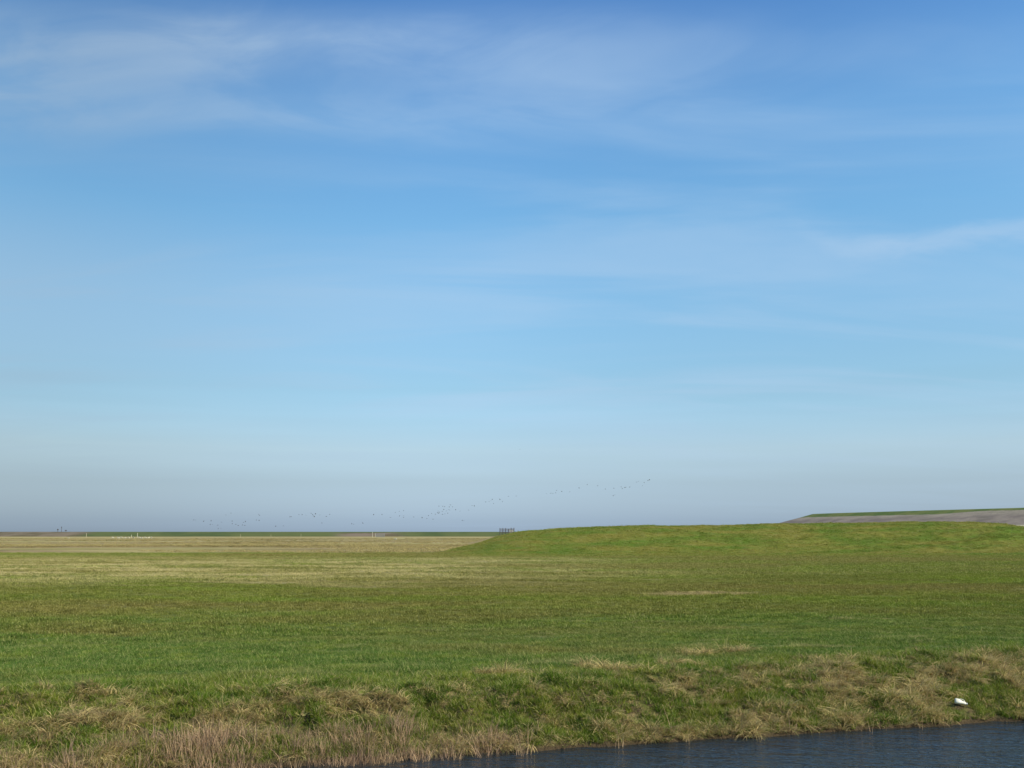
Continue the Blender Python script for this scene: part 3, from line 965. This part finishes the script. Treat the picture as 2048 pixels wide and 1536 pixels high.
FLOCK = [
 ("small dark bird flying low over the far dike at the left end of the flock", "birds at the left end of the flock",
  z2([(90,410),(110,410),(190,425),(267,420),(258,458),(280,456),(335,462),(375,432),(340,499),(370,497),(418,357),(471,338),(483,423),(484,450),(520,457),(545,468),(590,463),(612,466),(600,432),(618,428)], 370, 960, 5.12)),
 ("small dark bird in the four-bird knot just right of the flock's left end", "knot of four birds beside the left end",
  z2([(754,352),(763,363),(730,411),(759,417)], 370, 960, 5.12)),
 ("one of two dark birds skimming just above the dark dike line left of centre", "pair of birds skimming the dike",
  z2([(928,475),(1008,468)], 370, 960, 5.12)),
 ("small dark bird in the level string of birds left of the white marker post", "level string of birds left of the post",
  z2([(1075,379),(1088,376),(1167,356),(1200,356),(1238,360),(1292,342),(1308,355),(1312,368),(1336,350),(1325,378),(1381,356),(1448,374),(1481,350)], 370, 960, 5.12)),
 ("single round dark bird flying below the level string, close over the dike", None, z2([(1403,442)], 370, 960, 5.12)),
 ("one of three faint birds low over the dike left of the grey gate", "three faint birds near the gate", z2([(1708,451),(1728,453),(1821,443)], 370, 960, 5.12)),
 ("small dark bird trailing above the grey gate, left of the dense knot", "birds trailing left of the dense knot",
  z2([(37,357),(123,356),(210,382),(258,331),(303,320),(343,316),(303,370),(345,368),(345,382),(446,378),(533,388),(582,397),(599,367),(645,404)], 740, 960, 5.12)),
 ("small dark bird in the dense knot at the middle of the flock", "dense knot in the middle of the flock",
  z2([(631,343),(671,352),(690,335),(697,318),(702,342),(710,330),(706,270),(740,322),(741,352),(745,270),(764,272),(755,300),(769,345),(779,317),(795,342),(808,305),(817,308),(812,278),(824,256),(845,276),(877,306),(921,320)], 740, 960, 5.12)),
 ("one of two birds side by side below and right of the dense knot", "two birds side by side below the knot", z2([(945,417),(961,417)], 740, 960, 5.12)),
 ("small dark bird in the rising line between the dense knot and the wooden pen", "birds rising towards the pen",
  z2([(1008,308),(1045,262),(1068,268),(1183,223),(1219,218),(1238,214),(1252,196),(1265,241),(1330,202),(1355,223),(1417,168),(1497,166)], 740, 960, 5.12)),
 ("small dark bird in the line above the left crest of the green mound", "line of birds above the mound",
  z2([(293,455),(350,455),(380,460),(417,450),(432,413),(502,433),(609,433),(738,384),(850,341),(991,353),(1095,400)], 1050, 920, 6.827)),
 ("one of two close birds hanging just under the right part of the flock", "two close birds under the right part", z2([(1205,490),(1224,476)], 1050, 920, 6.827)),
 ("small dark bird in the highest, rightmost end of the flock", "birds at the right end of the flock",
  z2([(1214,390),(1313,370),(1328,394),(1357,381),(1374,377),(1428,372),(1524,300),(1546,292),(1607,352),(1627,311),(1678,284),(1700,275)], 1050, 920, 6.827)),
 ("lone tiny bird high above the centre, far above the rest of the flock", None, [(1040, 899)]),
]
for lab, grp_, pts in FLOCK:
    for px, py in pts:
        Yd = random.uniform(540, 660)
        if py < 900: Yd = 760
        x, y, z = place(px, py, Yd)
        o = bpy.data.objects.new("bird", random.choice(BM))
        sc.collection.objects.link(o)
        o.location = (x, y, z)
        o.rotation_euler = (random.uniform(-.15, .15), random.uniform(-.3, .3), R(-65) + random.gauss(0, 0.45))
        s = random.uniform(0.95, 1.3); o.scale = (s, s, s)
        props(o, lab, "bird", grp_)

# ---------------------------------------------------------------- posts, poles, pen, gate
m_pale = plain("weathered_pale_wood", (0.44, 0.39, 0.25), 0.8, 0.15, 3)
m_white = plain("white_paint", (0.50, 0.49, 0.38), 0.6, 0.06, 3)
m_dark = plain("dark_wood", (0.10, 0.09, 0.085), 0.85, 0.2, 3)
m_grey = plain("galvanised_steel", (0.25, 0.26, 0.255), 0.5, 0.1, 3)


def post(px, ytop, ybot, Yd, w, mat, label, head=None, group=None, cat="post"):
    x, y, zt = place(px, ytop, Yd)
    zb = place(px, ybot, Yd)[2]
    gz_ = float(ground_z(x, y))
    if Yd < 1100: zb = gz_
    h_ = zt - zb
    r = empty("marker_post" if head is None else "sign_post", (x, y, zb))
    props(r, label, cat, group)
    V, F = [], []
    tube(V, F, [(0, 0, -0.3), (0, 0, h_ * 0.5), (0, 0, h_ - w * 0.6), (0, 0, h_)], [w, w * 0.92, w * 0.85, w * 0.3], 8)
    mesh_obj("pole", V, F, mat, r)
    V, F = [], []
    if head is None:
        tube(V, F, [(0, 0, h_ * 0.72), (0, 0, h_ * 0.80)], [w * 1.12, w * 1.12], 8)
        mesh_obj("band", V, F, m_pale if mat is m_white else m_grey, r)
    else:
        box(V, F, (0, -w - 0.04, h_ - head[1] / 2), (head[0], 0.06, head[1]))
        mesh_obj("sign_board", V, F, mat, r)
    return r


post(173, 1066.5, 1074.5, 870, 0.22, m_pale, "pale post before the left part of the far dike")
post(263, 1069.5, 1075, 800, 0.20, m_white, "short pale post above the left sheep")
post(275, 1066, 1073.5, 860, 0.22, m_white, "thick white post standing among the grazing sheep")
post(481, 1068.5, 1073.5, 960, 0.16, m_pale, "thin pale post at the dike foot, left one of three")
post(542, 1069, 1073.5, 960, 0.14, m_pale, "thin pale post at the dike foot, middle one of three")
post(602, 1068.5, 1073.5, 960, 0.14, m_pale, "thin pale post at the dike foot, right one of three")
post(745, 1063.5, 1073.5, 870, 0.19, m_white, "tall white post just left of the grey gate")
post(116, 1058, 1064, 1152, 0.28, m_dark, "dark signpost of middle height on the far dike, left of the tall mast", (1.6, 1.3), None, "signpost")
post(123.5, 1053.5, 1064, 1152, 0.26, m_dark, "tall dark mast with a small board on the far dike crest", (1.1, 0.9), None, "mast")
post(132, 1060, 1064, 1152, 0.26, m_dark, "low dark signpost with a wide board on the far dike crest", (2.4, 0.9), None, "signpost")


def field_gate():
    x0, y0, _ = place(760, 1070, 880)
    z0 = float(ground_z(x0, y0))
    r = empty("field_gate", (x0, y0, z0))
    props(r, "wide grey steel gate before the far dike, right of the tall white post", "gate")
    Wd = 8.0; Hh = 3.3
    for s in (-1, 1):
        V, F = [], []
        tube(V, F, [(s * Wd / 2, 0, -0.3), (s * Wd / 2, 0, Hh + 0.2)], [0.14, 0.14], 8)
        mesh_obj("gate_post", V, F, m_white if s < 0 else m_grey, r)
    V, F = [], []
    for k in range(9):
        box(V, F, (0, 0, 0.3 + k * (Hh - 0.4) / 8), (Wd - 0.5, 0.06, 0.16))
    for k in range(5):
        box(V, F, (-Wd / 2 + 0.35 + k * (Wd - 0.7) / 4, -0.07, Hh / 2 + 0.1), (0.14, 0.06, Hh - 0.2))
    mesh_obj("gate_leaf", V, F, m_grey, r)


field_gate()


def livestock_pen():
    cx, cy, _ = place(1014, 1066, 301)
    cz = float(ground_z(cx, cy))
    r = empty("livestock_pen", (cx, cy, cz))
    props(r, "small dark wooden livestock pen on the track left of the green mound", "wooden pen")
    Wd, Dp, Hh = 4.2, 3.4, 1.75
    rr = random.Random(5)
    sides = []
    for k in range(6): sides.append((-Wd / 2 + k * Wd / 5, -Dp / 2))
    for k in range(6): sides.append((-Wd / 2 + k * Wd / 5, Dp / 2))
    for k in range(1, 3): sides += [(-Wd / 2, -Dp / 2 + k * Dp / 3), (Wd / 2, -Dp / 2 + k * Dp / 3)]
    for x, y in sides:
        V, F = [], []
        h_ = Hh * rr.uniform(0.85, 1.08)
        tube(V, F, [(x, y, -0.5), (x + rr.uniform(-.04, .04), y, h_)], [0.10, 0.085], 8)
        mesh_obj("fence_post", V, F, m_dark, r)
    for z in (0.45, 0.95, 1.45):
        for (a, b_) in (((-Wd / 2, -Dp / 2), (Wd / 2, -Dp / 2)), ((-Wd / 2, Dp / 2), (Wd / 2, Dp / 2)), ((-Wd / 2, -Dp / 2), (-Wd / 2, Dp / 2)), ((Wd / 2, -Dp / 2), (Wd / 2, Dp / 2))):
            V, F = [], []
            L_ = math.hypot(b_[0] - a[0], b_[1] - a[1]); an = math.atan2(b_[1] - a[1], b_[0] - a[0])
            oy = -0.12 if a[1] < 0 and b_[1] < 0 else 0.0
            box(V, F, ((a[0] + b_[0]) / 2, (a[1] + b_[1]) / 2 + oy, z + rr.uniform(-.03, .03)), (L_ + 0.2, 0.05, 0.15), an)
            mesh_obj("rail", V, F, m_dark, r)
    r2 = empty("entrance_hurdle", (cx + 1.35, cy - 2.6, float(ground_z(cx + 1.35, cy - 2.6))))
    props(r2, "pale wooden hurdle standing in front of the dark livestock pen", "hurdle")
    for x in (-0.45, 0.45):
        V, F = [], []
        box(V, F, (x, 0, 0.45), (0.13, 0.13, 1.5)); mesh_obj("hurdle_post", V, F, m_pale, r2)
    V, F = [], []
    for z in (0.25, 0.62, 1.0): box(V, F, (0, -0.09, z), (1.1, 0.05, 0.13))
    mesh_obj("hurdle_rails", V, F, m_pale, r2)


livestock_pen()

# ---------------------------------------------------------------- sheep
m_wool = plain("wool", (0.50, 0.46, 0.34), 0.95, 0.15, 12, 0.1)


def sheep_mesh(grazing, seed):
    """one continuous body grown from a skeleton with the skin modifier"""
    J = [((0, 0.05, .66), .25), ((0, -.30, .67), .24), ((0, .38, .68), .23), ((0, -.50, .62), .14)]
    E = [(0, 1), (0, 2), (1, 3)]
    def add(p, c, r):
        J.append((c, r)); E.append((p, len(J) - 1)); return len(J) - 1
    if grazing:
        a = add(2, (0, .58, .58), .13); b_ = add(a, (0, .72, .36), .10); c = add(b_, (0, .80, .20), .075); add(c, (0, .86, .09), .045)
    else:
        a = add(2, (0, .56, .82), .13); b_ = add(a, (0, .66, .97), .10); c = add(b_, (0, .80, .93), .075); add(c, (0, .90, .87), .045)
    add(b_, (.13, .66 if not grazing else .70, .98 if not grazing else .38), .03); add(b_, (-.13, .66 if not grazing else .70, .98 if not grazing else .38), .03)
    add(3, (0, -.60, .46), .04)
    for s in (-1, 1):
        k = add(2, (s * .13, .36, .42), .07); k = add(k, (s * .13, .39, .22), .04); add(k, (s * .13, .38, .0), .035)
        k = add(1, (s * .13, -.34, .42), .10); k = add(k, (s * .13, -.46, .26), .045); add(k, (s * .13, -.42, .0), .035)
    me = bpy.data.meshes.new("sheep_skeleton")
    me.from_pydata([j[0] for j in J], E, [])
    o = bpy.data.objects.new("sheep_skeleton", me)
    sc.collection.objects.link(o)
    o.modifiers.new("skin", 'SKIN')
    for i, sv3 in enumerate(me.skin_vertices[0].data):
        sv3.radius = (J[i][1], J[i][1]); sv3.use_root = (i == 0)
    ss = o.modifiers.new("sub", 'SUBSURF'); ss.levels = 1; ss.render_levels = 1
    dg = bpy.context.evaluated_depsgraph_get(); dg.update()
    res = bpy.data.meshes.new_from_object(o.evaluated_get(dg))
    res.name = "sheep"
    res.materials.clear(); res.materials.append(m_wool)
    bpy.data.objects.remove(o)
    return res


SM = [sheep_mesh(True, 1), sheep_mesh(False, 2)]
sheep = [(225, 1077.3, 0), (237, 1077.8, 0), (243, 1076.8, 0), (250, 1077.8, 0), (257, 1077.3, 0), (267, 1077.4, 0), (279, 1077.4, 0), (284, 1077.9, 0), (291, 1077.2, 0), (297, 1077.6, 0), (303, 1077.4, 0)]
for px, py, k in sheep:
    Yd = (EYE - ZM) / math.tan(math.atan2(py - 768, 1991) - PITCH)
    x, y, _ = place(px, py, Yd)
    o = bpy.data.objects.new("sheep", random.choice(SM)); sc.collection.objects.link(o)
    o.location = (x, y, float(ground_z(x, y))); o.rotation_euler = (0, 0, random.choice([R(90), R(-90)]) + random.gauss(0, .4)); o.scale = (1.25, 1.25, 1.25)
    props(o, "pale sheep in the loose row grazing near the foot of the far dike", "sheep", "sheep grazing by the far dike")
for px, py, lab in ((791, 1080, "single bright white sheep lying out on the tan marsh right of the gate"), (137, 1078, "lone pale sheep out on the marsh below the dark mast")):
    Yd = (EYE - ZM) / math.tan(math.atan2(py - 768, 1991) - PITCH)
    x, y, _ = place(px, py, Yd)
    o = bpy.data.objects.new("sheep", SM[0]); sc.collection.objects.link(o)
    o.location = (x, y, float(ground_z(x, y))); o.rotation_euler = (0, 0, R(80))
    props(o, lab.replace("lying out", "grazing"), "sheep")
